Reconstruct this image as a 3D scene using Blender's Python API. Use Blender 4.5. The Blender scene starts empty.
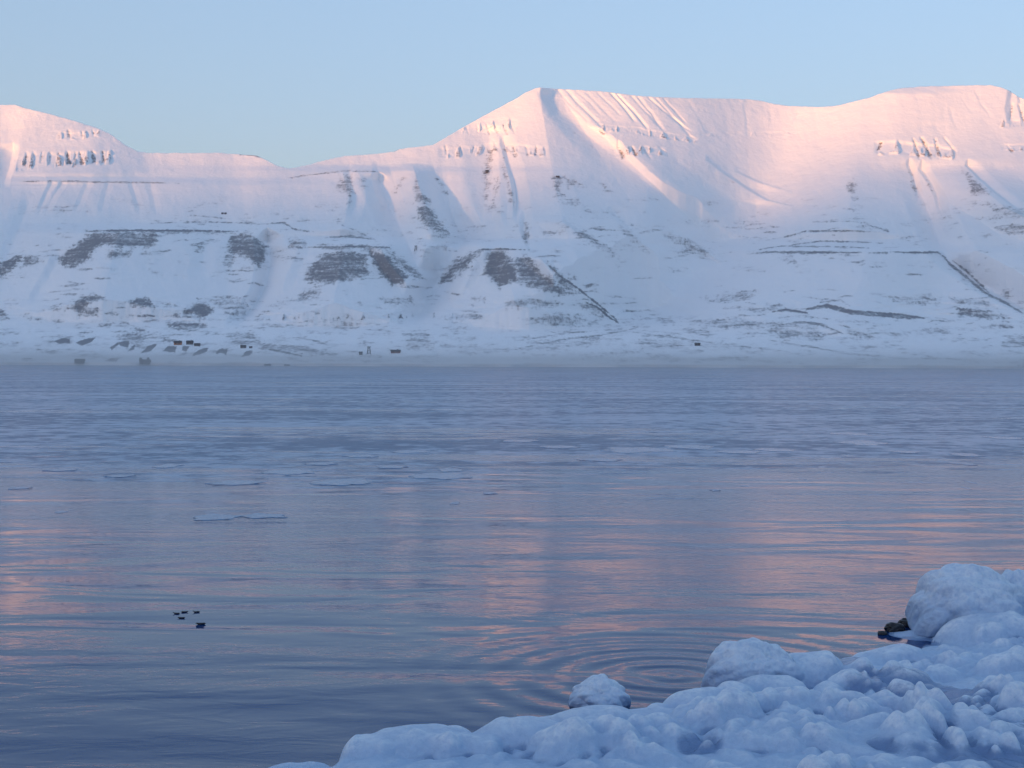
import bpy, bmesh, math, random
import numpy as np
from mathutils import Vector, Matrix

R = math.radians
scene = bpy.context.scene
COL = scene.collection
random.seed(4)

# ------------------------------------------------------------------ camera, sky, sun, exposure
W, H = 1024, 768
FPX = 1422.0                      # focal length in pixels (50 mm on a 36 mm sensor)
CAM_Z = 6.0
HORIZON = 363.9                   # image row of the horizon at the middle column
PITCH = math.atan((HORIZON - H / 2) / FPX)
ROLL = 0.0037
cam_data = bpy.data.cameras.new("camera")
cam_data.sensor_width = 36.0
cam_data.lens = 36.0 * FPX / W
cam_data.clip_start = 0.1
cam_data.clip_end = 60000.0
cam = bpy.data.objects.new("camera", cam_data)
COL.objects.link(cam)
CAM_ROT = (Matrix.Rotation(R(90) + PITCH, 4, 'X') @ Matrix.Rotation(ROLL, 4, 'Z'))
cam.matrix_world = Matrix.Translation((0, 0, CAM_Z)) @ CAM_ROT
scene.camera = cam

SUN_ELEV = R(2.0)
SUN_AZ = R(40.0)                  # how far the sun stands to the left of straight behind the camera
sun_dir = Vector((-math.sin(SUN_AZ) * math.cos(SUN_ELEV), -math.cos(SUN_AZ) * math.cos(SUN_ELEV), math.sin(SUN_ELEV)))

world = bpy.data.worlds.new("World")
scene.world = world
world.use_nodes = True
wn, wl = world.node_tree.nodes, world.node_tree.links
wn.clear()
w_out = wn.new("ShaderNodeOutputWorld")
w_bg = wn.new("ShaderNodeBackground")
sky = wn.new("ShaderNodeTexSky")
sky.sky_type = 'NISHITA'
sky.sun_disc = False
sky.sun_elevation = SUN_ELEV
sky.sun_rotation = math.atan2(sun_dir.x, sun_dir.y)
sky.altitude = 0
sky.air_density = 1.0
sky.dust_density = 2.0
sky.ozone_density = 3.0
w_bg.inputs['Strength'].default_value = 0.15
w_gam = wn.new("ShaderNodeGamma")                 # a dusk sky: flatter from horizon to zenith than the clear-air model
w_gam.inputs['Gamma'].default_value = 0.52
w_tint = wn.new("ShaderNodeMix"); w_tint.data_type = 'RGBA'; w_tint.blend_type = 'MULTIPLY'
w_tint.inputs['Factor'].default_value = 1.0
w_tint.inputs[7].default_value = (0.915, 0.888, 0.955, 1)
wl.new(sky.outputs[0], w_gam.inputs['Color'])
wl.new(w_gam.outputs[0], w_tint.inputs[6])
wl.new(w_tint.outputs[2], w_bg.inputs['Color'])
wl.new(w_bg.outputs[0], w_out.inputs['Surface'])

sun_data = bpy.data.lights.new("sun", 'SUN')
sun_data.energy = 1.1
sun_data.color = (1.0, 0.42, 0.13)
sun_data.angle = R(2.1)
sun = bpy.data.objects.new("sun", sun_data)
COL.objects.link(sun)
sun.rotation_euler = sun_dir.to_track_quat('Z', 'Y').to_euler()

vs = scene.view_settings
vs.view_transform = 'Standard'
vs.look = 'None'
vs.gamma = 1.0
vs.exposure = 2.52
vs.use_curve_mapping = False
scene.cycles.use_denoising = True
scene.cycles.max_bounces = 6
scene.cycles.diffuse_bounces = 3
scene.cycles.glossy_bounces = 3
scene.cycles.transmission_bounces = 3
scene.cycles.volume_bounces = 0
scene.cycles.caustics_reflective = False
scene.cycles.caustics_refractive = False

# ------------------------------------------------------------------ numbers and noise
CR = np.array(CAM_ROT.to_3x3())


def ray(u, v):
    """Direction through an image point, scaled to advance one unit along +Y."""
    u = np.asarray(u, float); v = np.asarray(v, float)
    c = np.stack([u - W / 2, H / 2 - v, np.full(np.broadcast(u, v).shape, -FPX)], -1)
    d = c @ CR.T
    return d / d[..., 1:2]


def on_level(u, v, z=0.0):
    d = ray(u, v)
    k = (z - CAM_Z) / d[..., 2]
    return np.array([d[..., 0] * k, k, z])


GRAD = {}


def perlin(x, y, seed=0):
    x = np.asarray(x, float); y = np.asarray(y, float)
    if seed not in GRAD:
        ang = np.random.RandomState(seed).rand(256, 256) * 2 * np.pi
        GRAD[seed] = (np.cos(ang), np.sin(ang))
    gx, gy = GRAD[seed]
    xi = np.floor(x).astype(int); yi = np.floor(y).astype(int)
    xf, yf = x - xi, y - yi
    su = xf * xf * xf * (xf * (xf * 6 - 15) + 10)
    sv = yf * yf * yf * (yf * (yf * 6 - 15) + 10)
    def g(i, j):
        a, b = (xi + i) & 255, (yi + j) & 255
        return gx[a, b] * (xf - i) + gy[a, b] * (yf - j)
    n0 = g(0, 0) * (1 - su) + g(1, 0) * su
    n1 = g(0, 1) * (1 - su) + g(1, 1) * su
    return (n0 * (1 - sv) + n1 * sv) * 1.4


def fbm(x, y, octv=4, seed=0, gain=0.5):
    s, a, t = 0, 1.0, 0
    for k in range(octv):
        s = s + a * perlin(x * 2 ** k + 17.3 * k, y * 2 ** k - 9.1 * k, seed + k)
        t += a; a *= gain
    return s / t


def worley(x, y, seed=0):
    """Distance to the nearest and second nearest scattered point."""
    rng = np.random.RandomState(seed)
    px, py = rng.rand(128, 128), rng.rand(128, 128)
    xi = np.floor(x).astype(int); yi = np.floor(y).astype(int)
    f1 = np.full(np.shape(x), 9.0); f2 = f1.copy(); cell = f1 * 0
    pv = rng.rand(128, 128)
    for i in (-1, 0, 1):
        for j in (-1, 0, 1):
            a, b = (xi + i) & 127, (yi + j) & 127
            d = np.hypot(xi + i + px[a, b] - x, yi + j + py[a, b] - y)
            cell = np.where(d < f1, pv[a, b], cell)
            f2 = np.minimum(f2, np.maximum(f1, d)); f1 = np.minimum(f1, d)
    return f1, f2, cell


def sst(a, b, x):
    t = np.clip((x - a) / (b - a), 0, 1)
    return t * t * (3 - 2 * t)


def blur(a, n, axis):
    k = np.exp(-0.5 * (np.arange(-3 * n, 3 * n + 1) / n) ** 2); k /= k.sum()
    p = [(0, 0), (0, 0)]; p[axis] = (3 * n, 3 * n)
    b = np.pad(a, p, mode='edge')
    return np.apply_along_axis(lambda r: np.convolve(r, k, mode='valid'), axis, b)


def grid_mesh(name, X, Y, Z, mat, attrs=None, cut=None):
    """One mesh from a rows x columns grid of points; attrs are float point attributes."""
    nr, nc = X.shape
    co = np.stack([X, Y, Z], -1).reshape(-1, 3).astype(np.float32)
    idx = np.arange(nr * nc).reshape(nr, nc)
    q = np.stack([idx[:-1, :-1], idx[:-1, 1:], idx[1:, 1:], idx[1:, :-1]], -1).reshape(-1, 4)
    if cut is not None:
        keep = (~cut)[q].any(axis=1) if cut.ndim == 1 else (~cut.reshape(-1))[q].any(axis=1)
        q = q[keep]
    me = bpy.data.meshes.new(name)
    me.vertices.add(len(co)); me.vertices.foreach_set("co", co.ravel())
    me.loops.add(q.size); me.loops.foreach_set("vertex_index", q.ravel().astype(np.int32))
    me.polygons.add(len(q))
    me.polygons.foreach_set("loop_start", (np.arange(len(q)) * 4).astype(np.int32))
    me.polygons.foreach_set("loop_total", np.full(len(q), 4, np.int32))
    me.polygons.foreach_set("use_smooth", np.ones(len(q), bool))
    for k, a in (attrs or {}).items():
        at = me.attributes.new(k, 'FLOAT', 'POINT')
        at.data.foreach_set("value", a.ravel().astype(np.float32))
    me.update(calc_edges=True)
    me.materials.append(mat)
    ob = bpy.data.objects.new(name, me)
    COL.objects.link(ob)
    return ob


def tag(o, label=None, cat=None, group=None, kind=None):
    for k, val in (("label", label), ("category", cat), ("group", group), ("kind", kind)):
        if val is not None:
            o[k] = val
    return o


# ------------------------------------------------------------------ materials
class NT:
    def __init__(s, name):
        s.m = bpy.data.materials.new(name); s.m.use_nodes = True
        s.t = s.m.node_tree; s.t.nodes.clear()
        s.out = s.n("ShaderNodeOutputMaterial")

    def n(s, kind, **kw):
        nd = s.t.nodes.new(kind)
        for k, val in kw.items():
            setattr(nd, k, val)
        return nd

    def put(s, sock, val):
        if isinstance(val, bpy.types.NodeSocket):
            s.t.links.new(val, sock)
        elif isinstance(val, (tuple, list)) and len(val) == 3 and sock.type == 'RGBA':
            sock.default_value = (*val, 1)
        else:
            sock.default_value = val

    def math(s, op, a, b=0.0, clamp=False):
        nd = s.n("ShaderNodeMath", operation=op, use_clamp=clamp)
        s.put(nd.inputs[0], a); s.put(nd.inputs[1], b)
        return nd.outputs[0]

    def pos(s):
        return s.n("ShaderNodeNewGeometry").outputs['Position']

    def scaled(s, vec, sc):
        nd = s.n("ShaderNodeMapping"); s.put(nd.inputs['Vector'], vec)
        nd.inputs['Scale'].default_value = sc
        return nd.outputs[0]

    def noise(s, vec, scale, detail=4, rough=0.5, dist=0.0):
        nd = s.n("ShaderNodeTexNoise")
        s.put(nd.inputs['Vector'], vec)
        nd.inputs['Scale'].default_value = scale; nd.inputs['Detail'].default_value = detail
        nd.inputs['Roughness'].default_value = rough; nd.inputs['Distortion'].default_value = dist
        return nd.outputs[0]

    def ramp(s, fac, a, b):
        nd = s.n("ShaderNodeMapRange", interpolation_type='SMOOTHSTEP')
        s.put(nd.inputs['Value'], fac)
        nd.inputs['From Min'].default_value = a; nd.inputs['From Max'].default_value = b
        return nd.outputs[0]

    def mix(s, fac, a, b):
        nd = s.n("ShaderNodeMix", data_type='RGBA')
        s.put(nd.inputs['Factor'], fac); s.put(nd.inputs[6], a); s.put(nd.inputs[7], b)
        return nd.outputs[2]

    def attr(s, name):
        return s.n("ShaderNodeAttribute", attribute_name=name).outputs['Fac']

    def bsdf(s, **kw):
        nd = s.n("ShaderNodeBsdfPrincipled")
        for k, val in kw.items():
            s.put(nd.inputs[k.replace('_', ' ')], val)
        return nd

    def done(s, sh):
        s.t.links.new(sh.outputs[0], s.out.inputs['Surface']); return s.m


def plain(name, col, rough=0.8, var=0.3, sc=6.0):
    t = NT(name)
    f = t.noise(t.n("ShaderNodeTexCoord").outputs['Object'], sc, 3)
    c = t.mix(f, tuple(x * (1 - var) for x in col), tuple(min(1, x * (1 + var)) for x in col))
    return t.done(t.bsdf(Base_Color=c, Roughness=rough))


def mountain_material():
    t = NT("snowy_mountain")
    p = t.pos()
    strata = t.noise(t.scaled(p, (0.016, 0.006, 0.12)), 1.0, 8, 0.68)
    scree = t.noise(t.scaled(p, (0.10, 0.03, 0.10)), 1.0, 8, 0.75)
    k = t.math('ADD', t.math('MULTIPLY', strata, 0.48), t.math('MULTIPLY', scree, 0.52))
    rock = t.attr("rock")
    cover = t.math('ADD', t.math('MULTIPLY', rock, 1.0), t.math('MULTIPLY', t.math('SUBTRACT', k, 0.5), 4.2))
    fac = t.math('MULTIPLY', t.ramp(cover, 0.10, 1.02), t.ramp(rock, 0.02, 0.22))
    rc = t.mix(scree, (0.075, 0.077, 0.095), (0.23, 0.23, 0.26))
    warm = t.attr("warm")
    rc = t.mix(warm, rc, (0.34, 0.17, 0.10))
    sn = t.mix(t.noise(t.scaled(p, (0.004, 0.002, 0.012)), 1.0, 5), (0.88, 0.895, 0.92), (0.95, 0.955, 0.965))
    c = t.mix(t.math('MULTIPLY', fac, 0.85), sn, rc)
    bmp = t.n("ShaderNodeBump")
    bmp.inputs['Strength'].default_value = 0.9; bmp.inputs['Distance'].default_value = 1.0
    drift = t.noise(t.scaled(p, (0.022, 0.012, 0.03)), 1.0, 6, 0.6)
    t.put(bmp.inputs['Height'], t.math('ADD', t.math('MULTIPLY', drift, 6.0), t.math('MULTIPLY', fac, -2.0)))
    b = t.bsdf(Base_Color=c, Roughness=0.9, Specular_IOR_Level=0.15)
    t.put(b.inputs['Normal'], bmp.outputs[0])
    return t.done(b)


M_MOUNTAIN = mountain_material()

# ------------------------------------------------------------------ the mountain across the fjord
# Control points were read off the photograph as image points; each gets its own distance from the slopes
# below it, so that the surface is real terrain of the right size 3 to 6 km away.
SKYLINE = [(-700, 190), (-300, 150), (-120, 132), (-50, 112), (0, 105), (15, 104.6), (25, 108), (50, 114), (75, 121), (100, 129), (112, 135),
           (125, 145), (137, 151), (148, 153), (175, 153), (205, 153), (215, 152.5), (240, 154.5), (256, 155.5),
           (262, 158), (270, 162), (278, 166), (288, 168.5), (300, 167), (315, 163), (330, 159), (345, 156), (375, 154),
           (395, 151.5), (400, 149), (425, 146), (433, 145), (445, 138), (460, 129), (480, 118), (500, 107), (512, 101),
           (525, 93), (536, 88), (540, 87.5), (560, 89), (600, 91), (640, 96), (680, 98), (720, 98.5), (745, 99),
           (760, 100.5), (775, 104), (790, 106), (820, 107), (835, 106), (850, 102.5), (870, 97.5), (885, 92), (898, 88.5),
           (920, 86.5), (960, 85.5), (990, 85), (1000, 87), (1010, 91), (1017, 96), (1024, 99), (1060, 118), (1120, 140),
           (1300, 172), (1700, 200)]
RIM1 = [(-700, 270), (-60, 266), (0, 258), (18, 254), (28, 254), (45, 264), (60, 256), (88, 231.5), (155, 231), (190, 231), (235, 232), (256, 237),
        (268, 247), (277, 262), (300, 246.5), (385, 247), (405, 258), (424, 284), (440, 290), (455, 264), (480, 249.5),
        (530, 250.5), (545, 262), (580, 285), (615, 303), (640, 310), (690, 286), (740, 260), (768, 254.5), (800, 252.5), (940, 252.5),
        (950, 262), (975, 285), (1000, 299), (1030, 307), (1100, 290), (1700, 280)]
RIM1_W = [(-700, 3), (0, 1.5), (22, 3), (45, 0.3), (70, 3), (95, 7), (230, 8), (262, 3), (277, 0.3), (300, 5), (320, 8), (370, 7), (405, 2.5), (430, 0.2),
          (465, 2), (485, 4), (530, 4), (560, 1), (615, 0.3), (640, 0.1), (700, 1.2), (750, 4), (790, 7), (920, 7), (945, 2), (980, 0.3), (1700, 0.3)]
RIM2 = [(-700, 190), (0, 186), (15, 182), (180, 183), (240, 186), (275, 186), (290, 178), (320, 174), (345, 171.5), (385, 171.5), (430, 172), (700, 172), (1700, 172)]
RIM2_W = [(-700, 2), (0, 2), (15, 5), (170, 5), (200, 3), (270, 2), (300, 5), (378, 5), (420, 3), (450, 0), (1700, 0)]
PLAIN = [(-700, 340), (0, 338), (80, 342), (260, 342), (420, 336), (560, 338), (640, 332), (760, 334), (900, 340), (1024, 348), (1700, 345)]
FOOT = [(-700, 310), (0, 308), (80, 312), (200, 318), (265, 316), (420, 314), (500, 316), (620, 325), (650, 327), (760, 312), (850, 308), (1000, 318), (1060, 320), (1700, 310)]


def ln(pts, u):
    a = np.array(pts, float)
    return np.interp(u, a[:, 0], a[:, 1])


uc = np.concatenate([np.linspace(-700, -60, 60)[:-1], np.linspace(-60, 1084, 1540), np.linspace(1084, 1700, 60)[1:]])
NR = 430
tt = np.linspace(0, 1, NR) ** 0.92
V0c = HORIZON + (uc - 512) * ROLL                      # horizon row in each column
YS = 2950.0 + 60 * fbm(uc / 70.0, uc * 0, 3, 5)
vshore = V0c + CAM_Z * FPX / YS
sk = ln(SKYLINE, uc) + 0.7 * fbm(uc / 9.0, uc * 0 + 3, 3, 8)
U = np.broadcast_to(uc, (NR, len(uc))).copy()
V = vshore[None, :] + (sk - vshore)[None, :] * tt[:, None]
D = ray(U, V)
T = D[..., 2]                                          # line-of-sight slope
WOB = 1.5 * fbm(U / 22.0, V / 22.0, 3, 11)             # keeps traced lines from being ruler-straight

# Base distances are worked out on a regular grid (so the skyline leaves no creases in the face), then read off per vertex.
NV = 420
ug = np.linspace(-720, 1720, 1221)
vg = np.linspace(0.0, 300.0, NV)                       # pixels above the horizon row
UG, HG = np.meshgrid(ug, vg)
V0g = HORIZON + (ug - 512) * ROLL
VG = V0g[None, :] - HG
TG = ray(UG, VG)[..., 2]


def lsm(pts, sig=7):
    """A traced line as a smooth function of the column."""
    return blur(ln(pts, ug)[None, :], sig, 1)


plain_v, foot_v, r1, r2 = lsm(PLAIN, 12), lsm(FOOT, 12), lsm(RIM1, 4), lsm(RIM2, 6)
w1, w2 = lsm(RIM1_W, 6), lsm(RIM2_W, 8)
S = np.where(VG < r1, 0.56 + 0.10 * sst(250, 110, VG), 0.60)
S = S + (0.30 - 0.60) * sst(np.minimum(r1 + 26, foot_v - 12), foot_v, VG)
S = S + (0.11 - 0.30) * sst(foot_v, plain_v, VG)
Vr = VG + 0.7 * fbm(UG / 22.0, VG / 22.0, 3, 11)
bench1 = sst(0.0, -1.2, Vr - r1) * sst(-w1 - 3.5, -w1 + 0.5, Vr - r1) * sst(0.0, 1.5, w1)
bench2 = sst(0.0, -1.2, Vr - r2) * sst(-w2 - 3.5, -w2 + 0.5, Vr - r2) * sst(0.0, 2.0, w2)
flat = np.clip(bench1 + bench2, 0, 1)
S = S * (1 - flat) + (TG + 0.10) * flat
S = S + 0.5 * sst(-0.5, 0.5, Vr - r1) * sst(5.0, 1.5, Vr - r1) * sst(2, 4, w1)       # short scarps below the rims
S = S + 0.08 * fbm(UG / 90.0, VG / 8.0, 3, 21)
S = np.maximum(S, TG + 0.06)
YG = np.empty_like(UG); YG[0] = 2950.0
for i in range(1, NV):
    YG[i] = YG[i - 1] * (1 + (TG[i] - TG[i - 1]) / (0.5 * (S[i] + S[i - 1] - TG[i] - TG[i - 1])))
Yb = blur(YG, 60, 1)
YG = Yb + 0.16 * (blur(YG, 3, 1) - Yb)
fi = (uc - ug[0]) / (ug[1] - ug[0]); ci = np.clip(fi.astype(int), 0, len(ug) - 2); cf = fi - ci
hi = np.clip((V0c[None, :] - V) / (vg[1] - vg[0]), 0, NV - 1.001); ri = hi.astype(int); rf_ = hi - ri
cI = np.broadcast_to(ci, U.shape)
Y = ((YG[ri, cI] * (1 - cf) + YG[ri, cI + 1] * cf) * (1 - rf_) + (YG[ri + 1, cI] * (1 - cf) + YG[ri + 1, cI + 1] * cf) * rf_)
Y[0] = YS

# ---- ridges (nearer) and gullies (farther)
def band(pts, wl, wr, amp, soft=1.0, fade=8.0, grow=0.0):
    """Depth change along a line that runs down the slope; pts are (u, v) from the top down, wl / wr its half widths."""
    p = np.array(pts, float)
    uu = np.interp(V, p[:, 1], p[:, 0]) + WOB
    d = U - uu
    tv = np.clip((V - p[0, 1]) / (p[-1, 1] - p[0, 1]), 0, 1)
    wl_, wr_ = (w if np.isscalar(w) else w[0] + (w[1] - w[0]) * tv for w in (wl, wr))
    k = np.where(d < 0, -d / wl_, d / wr_)
    prof = np.clip(1 - k, 0, 1)
    prof = prof if soft == 0 else prof * prof * (3 - 2 * prof) * soft + prof * (1 - soft)
    if grow:
        prof = prof * sst(-0.05, grow, tv)
    return amp * prof * sst(p[0, 1] - fade, p[0, 1] + 2, V) * sst(p[-1, 1] + fade, p[-1, 1] - fade, V)

G = np.zeros_like(U)
# main peak: the nose, its right-hand gully, the lit rib beyond it, the bowl
G += band([(538, 80), (543, 115), (549, 150), (556, 190), (566, 230), (580, 262), (600, 300)], 95, (14, 120), -135, 0.35)
G += band([(548, 95), (560, 112), (580, 130), (603, 148), (625, 165), (655, 190), (685, 215), (712, 240), (728, 262)], (12, 60), (16, 40), 45, 0.6)
G += band([(598, 126), (615, 137), (630, 152), (648, 170), (666, 187), (684, 203), (702, 220), (715, 235)], 11, 40, -34, 0.3, 6)
G += band([(770, 95), (768, 130), (762, 170), (752, 205), (735, 240), (700, 275), (655, 305), (632, 325)], 110, 100, 300, 1.0, 14)
G += band([(705, 160), (725, 175), (745, 188), (765, 200), (790, 206)], 30, 4, -20, 0.2)
G += band([(735, 172), (760, 183), (790, 192)], 24, 4, -11, 0.2)
# right mountain: spur, knob, gullies
G += band([(925, 80), (926, 120), (928, 150), (930, 165)], 80, 150, -55, 0.9)
G += band([(897, 92), (886, 120), (870, 146), (852, 182), (850, 200), (850, 240)], 95, 80, -120, 0.9)
G += band([(905, 160), (914, 182), (926, 206), (936, 235), (946, 258), (966, 274), (990, 290), (1012, 302), (1040, 316)], (22, 16), (20, 46), 120, 0.6, 8, 0.6)
G += band([(922, 170), (932, 184), (938, 198), (941, 214)], 4, 9, 26, 0.3)
G += band([(909, 164), (914, 178), (918, 198)], 3, 6, 18, 0.3)
G += band([(958, 165), (972, 180), (990, 195), (1008, 209), (1022, 216), (1050, 235)], 50, 50, -110, 0.25, 8, 0.4)
G += band([(968, 166), (980, 178), (998, 194), (1014, 206), (1030, 220)], 3, 14, 34, 0.3)
G += band([(1012, 90), (1010, 108), (1012, 124)], 5, 14, 36, 0.2, 4)
G += band([(1020, 96), (1021, 110), (1024, 124)], 3, 8, 24, 0.2, 4)
# left flank of the main peak
G += band([(492, 132), (488, 165), (484, 205), (480, 240)], 26, 22, 46, 0.6)
G += band([(503, 142), (510, 165), (516, 190), (517, 215)], 4, 14, 42, 0.3)
G += band([(497, 138), (500, 165), (500, 200), (500, 225)], 8, 7, -22, 0.3)
G += band([(440, 145), (442, 175), (450, 210), (460, 235), (460, 248), (448, 262), (436, 285), (425, 305), (414, 322)], (36, 26), (22, 32), 140, 0.7, 8, 0.5)
G += band([(414, 168), (418, 185), (428, 210), (446, 240)], 24, 20, -85, 0.2, 5)
G += band([(349, 172), (356, 195), (352, 215)], 7, 10, 24, 0.3)
G += band([(378, 180), (384, 195), (396, 220), (408, 245), (420, 275)], 22, 18, 70, 0.6)
G += band([(372, 168), (372, 185), (380, 205)], 22, 6, -26, 0.4)
# left hill
G += band([(112, 130), (118, 150), (122, 178)], 70, 70, -50, 0.8)
G += band([(13, 150), (10, 165), (4, 182)], 22, 6, 60, 0.3)
G += band([(30, 108), (26, 130), (15, 150)], 30, 34, -26, 0.6)
G += band([(22, 184), (12, 200), (6, 220), (-4, 240)], 26, 16, -16, 0.5, 8, 0.5)
G += band([(34, 186), (28, 205), (18, 232), (4, 262)], 10, 26, 14, 0.5, 8, 0.4)
for (ua, ub, a) in ((52, 40, 12), (62, 46, 10), (132, 140, 8), (150, 156, 8), (108, 102, 6), (88, 76, 6)):
    G += band([(ua, 184), ((ua + ub) / 2, 196), (ub, 212)], 5, 6, a, 0.3)
# terraces: gullies between and inside them
G += band([(268, 240), (271, 262), (266, 285), (255, 305), (240, 322)], 16, 18, 85, 0.6)
G += band([(300, 242), (292, 262), (280, 290)], 10, 12, -26, 0.4)
G += band([(478, 247), (468, 270), (456, 292)], 16, 14, -40, 0.2)
G += band([(494, 248), (497, 268), (502, 288)], 12, 20, 30, 0.4)
G += band([(540, 258), (560, 276), (585, 296), (612, 318)], 20, 26, -60, 0.2)
G += band([(553, 264), (562, 274), (575, 284)], 4, 8, 24, 0.3)
G += band([(548, 262), (560, 280), (582, 298)], 6, 3, 18, 0.3)
G += band([(380, 248), (392, 266), (408, 286)], 12, 14, -40, 0.3)
G += band([(525, 215), (524, 232), (532, 250)], 5, 7, 22, 0.4)
G += band([(562, 222), (590, 240), (616, 255), (650, 276), (670, 290)], 30, 5, -42, 0.2)
G += band([(612, 212), (635, 232), (650, 250)], 6, 20, 30, 0.3)
G += band([(665, 232), (690, 246), (722, 262)], 5, 20, -24, 0.2)
G += band([(210, 232), (205, 250), (200, 275)], 14, 14, 16, 0.6)
G += band([(120, 232), (114, 250), (100, 315)], 110, 120, -150, 0.5)
G += band([(345, 243), (340, 270), (330, 320)], 76, 86, -150, 0.4)
G += band([(865, 250), (860, 280), (840, 335)], 190, 95, -190, 0.6, 12)
G += band([(500, 246), (508, 270), (520, 325)], 66, 100, -190, 0.25)
G += band([(70, 100), (66, 140), (60, 180)], 100, 90, -90, 0.7)
G += band([(355, 172), (350, 200), (340, 236)], 66, 40, -80, 0.4)
G += band([(118, 232), (112, 250), (102, 275)], 16, 16, -12, 0.6)
G += band([(60, 256), (50, 275), (36, 300)], 10, 20, 26, 0.5)
# flutes under the summit ridge: cornice runnels slanting down to the right
for (ua, va, ub, vb, wl_, wr_, a) in (
        (558, 90, 590, 128, 2, 4, 8), (566, 90, 604, 130, 2, 5, 12), (576, 91, 604, 122, 1.5, 3, 7), (586, 92, 612, 128, 1.6, 3, 7),
        (598, 93, 616, 122, 1.6, 4, 8), (611, 93, 634, 128, 1.6, 4, 15), (617, 94, 642, 128, 1.4, 3.4, 15), (632, 96, 658, 128, 1.6, 4, 15),
        (638, 97, 668, 130, 1.6, 4, 16), (648, 97, 684, 136, 1.6, 3.6, 15), (656, 98, 692, 134, 1.4, 3.6, 14), (664, 99, 690, 128, 1.4, 3, 8),
        (690, 104, 710, 134, 1.5, 7, 9), (722, 104, 728, 130, 2, 6, 5), (744, 104, 748, 132, 2, 6, 5), (768, 108, 770, 132, 2, 6, 4),
        (800, 110, 796, 130, 2, 6, 4), (975, 92, 985, 118, 2, 5, 7), (962, 100, 974, 124, 2, 6, 6), (950, 108, 960, 128, 2, 5, 5)):
    ub += random.uniform(-5, 5); vb += random.uniform(-8, 6); k_ = random.uniform(0.4, 1.15)
    G += band([(ua, va), ((ua + ub) / 2 + random.uniform(-2, 2), (va + vb) / 2), (ub, vb)], wl_ * random.uniform(0.8, 1.5), wr_ * random.uniform(0.7, 1.4), a * k_, 0.1, 3)
# general relief: fluting that runs down the slope and gentle unevenness
steep = sst(330, 280, V)
sl = U - 0.25 * (V - 200)
G += steep * (7 * fbm(sl / 26.0, V / 40.0, 3, 31) + 1.0 * fbm(sl / 6.0, V / 22.0, 3, 35))
G += 7 * fbm(U / 40.0, V / 16.0, 4, 41) * sst(130, 260, V)
low = sst(286, 312, V)
G += low * 16 * fbm(U / 30.0, V / 6.0, 4, 45)

# cliff bands: buttresses of rock, each with a lit side and a shaded cleft
ROCK = np.zeros_like(U); WARM = np.zeros_like(U)
def teeth(pts, hgt, period, amp, rockamt, seed, warm=0.6, u0=None, u1=None):
    p = np.array(pts, float)
    vc = np.interp(U, p[:, 0], p[:, 1]) + 2 * WOB
    ins = sst(p[0, 0] - 3, p[0, 0] + 3, U) * sst(p[-1, 0] + 3, p[-1, 0] - 3, U)
    vert = sst(-hgt, -hgt * 0.4, V - vc) * sst(hgt, hgt * 0.5, V - vc)
    n = perlin(U / period + 0.12 * (V - vc) / period, (V - vc) / (hgt * 5) + seed, seed) + 0.4 * perlin(U / period * 2.3, V / 9.0, seed + 1)
    thr = 0.16 - 0.26 * (V - vc) / hgt
    k = sst(thr, thr + 0.22, n)
    env = sst(-0.8, -0.2, perlin(U / (period * 4), V * 0 + seed, seed + 2))
    m = ins * vert * env
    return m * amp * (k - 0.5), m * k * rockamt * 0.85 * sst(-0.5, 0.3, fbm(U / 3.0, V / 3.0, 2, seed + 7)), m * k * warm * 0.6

for args in (
        ([(16, 164), (40, 160), (70, 159), (112, 157)], 8.5, 7, 26, 0.75, 51, 0.5),
        ([(58, 136), (100, 133)], 4, 8, 12, 0.45, 52, 0.6),
        ([(456, 129), (485, 124), (516, 124)], 7, 5.5, 14, 0.28, 53, 0.5),
        ([(440, 152), (470, 152), (500, 146), (545, 152)], 6, 7, 18, 0.5, 54, 0.3),
        ([(596, 127), (640, 131), (696, 140)], 4, 6, 16, 0.55, 55, 0.5),
        ([(612, 152), (645, 150), (664, 152)], 5, 7, 22, 0.8, 56, 0.9),
        ([(876, 148), (915, 148), (955, 154)], 7.5, 9, 34, 0.45, 57, 0.9),
        ([(1000, 124), (1040, 122)], 4, 5, 14, 0.8, 58, 1.0),
        ([(1002, 148), (1034, 148)], 4, 8, 14, 0.6, 59, 1.0),
        ([(700, 135), (800, 133)], 2.5, 11, 6, 0.15, 60, 0.6),
        ([(265, 317), (416, 315)], 4.0, 4.2, 10, 0.78, 61, 0.0),
        ([(428, 315), (488, 317)], 3.5, 4.2, 8, 0.7, 62, 0.0)):
    g, r, w = teeth(*args)
    G -= g; ROCK = np.maximum(ROCK, r); WARM = np.maximum(WARM, w)

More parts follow.
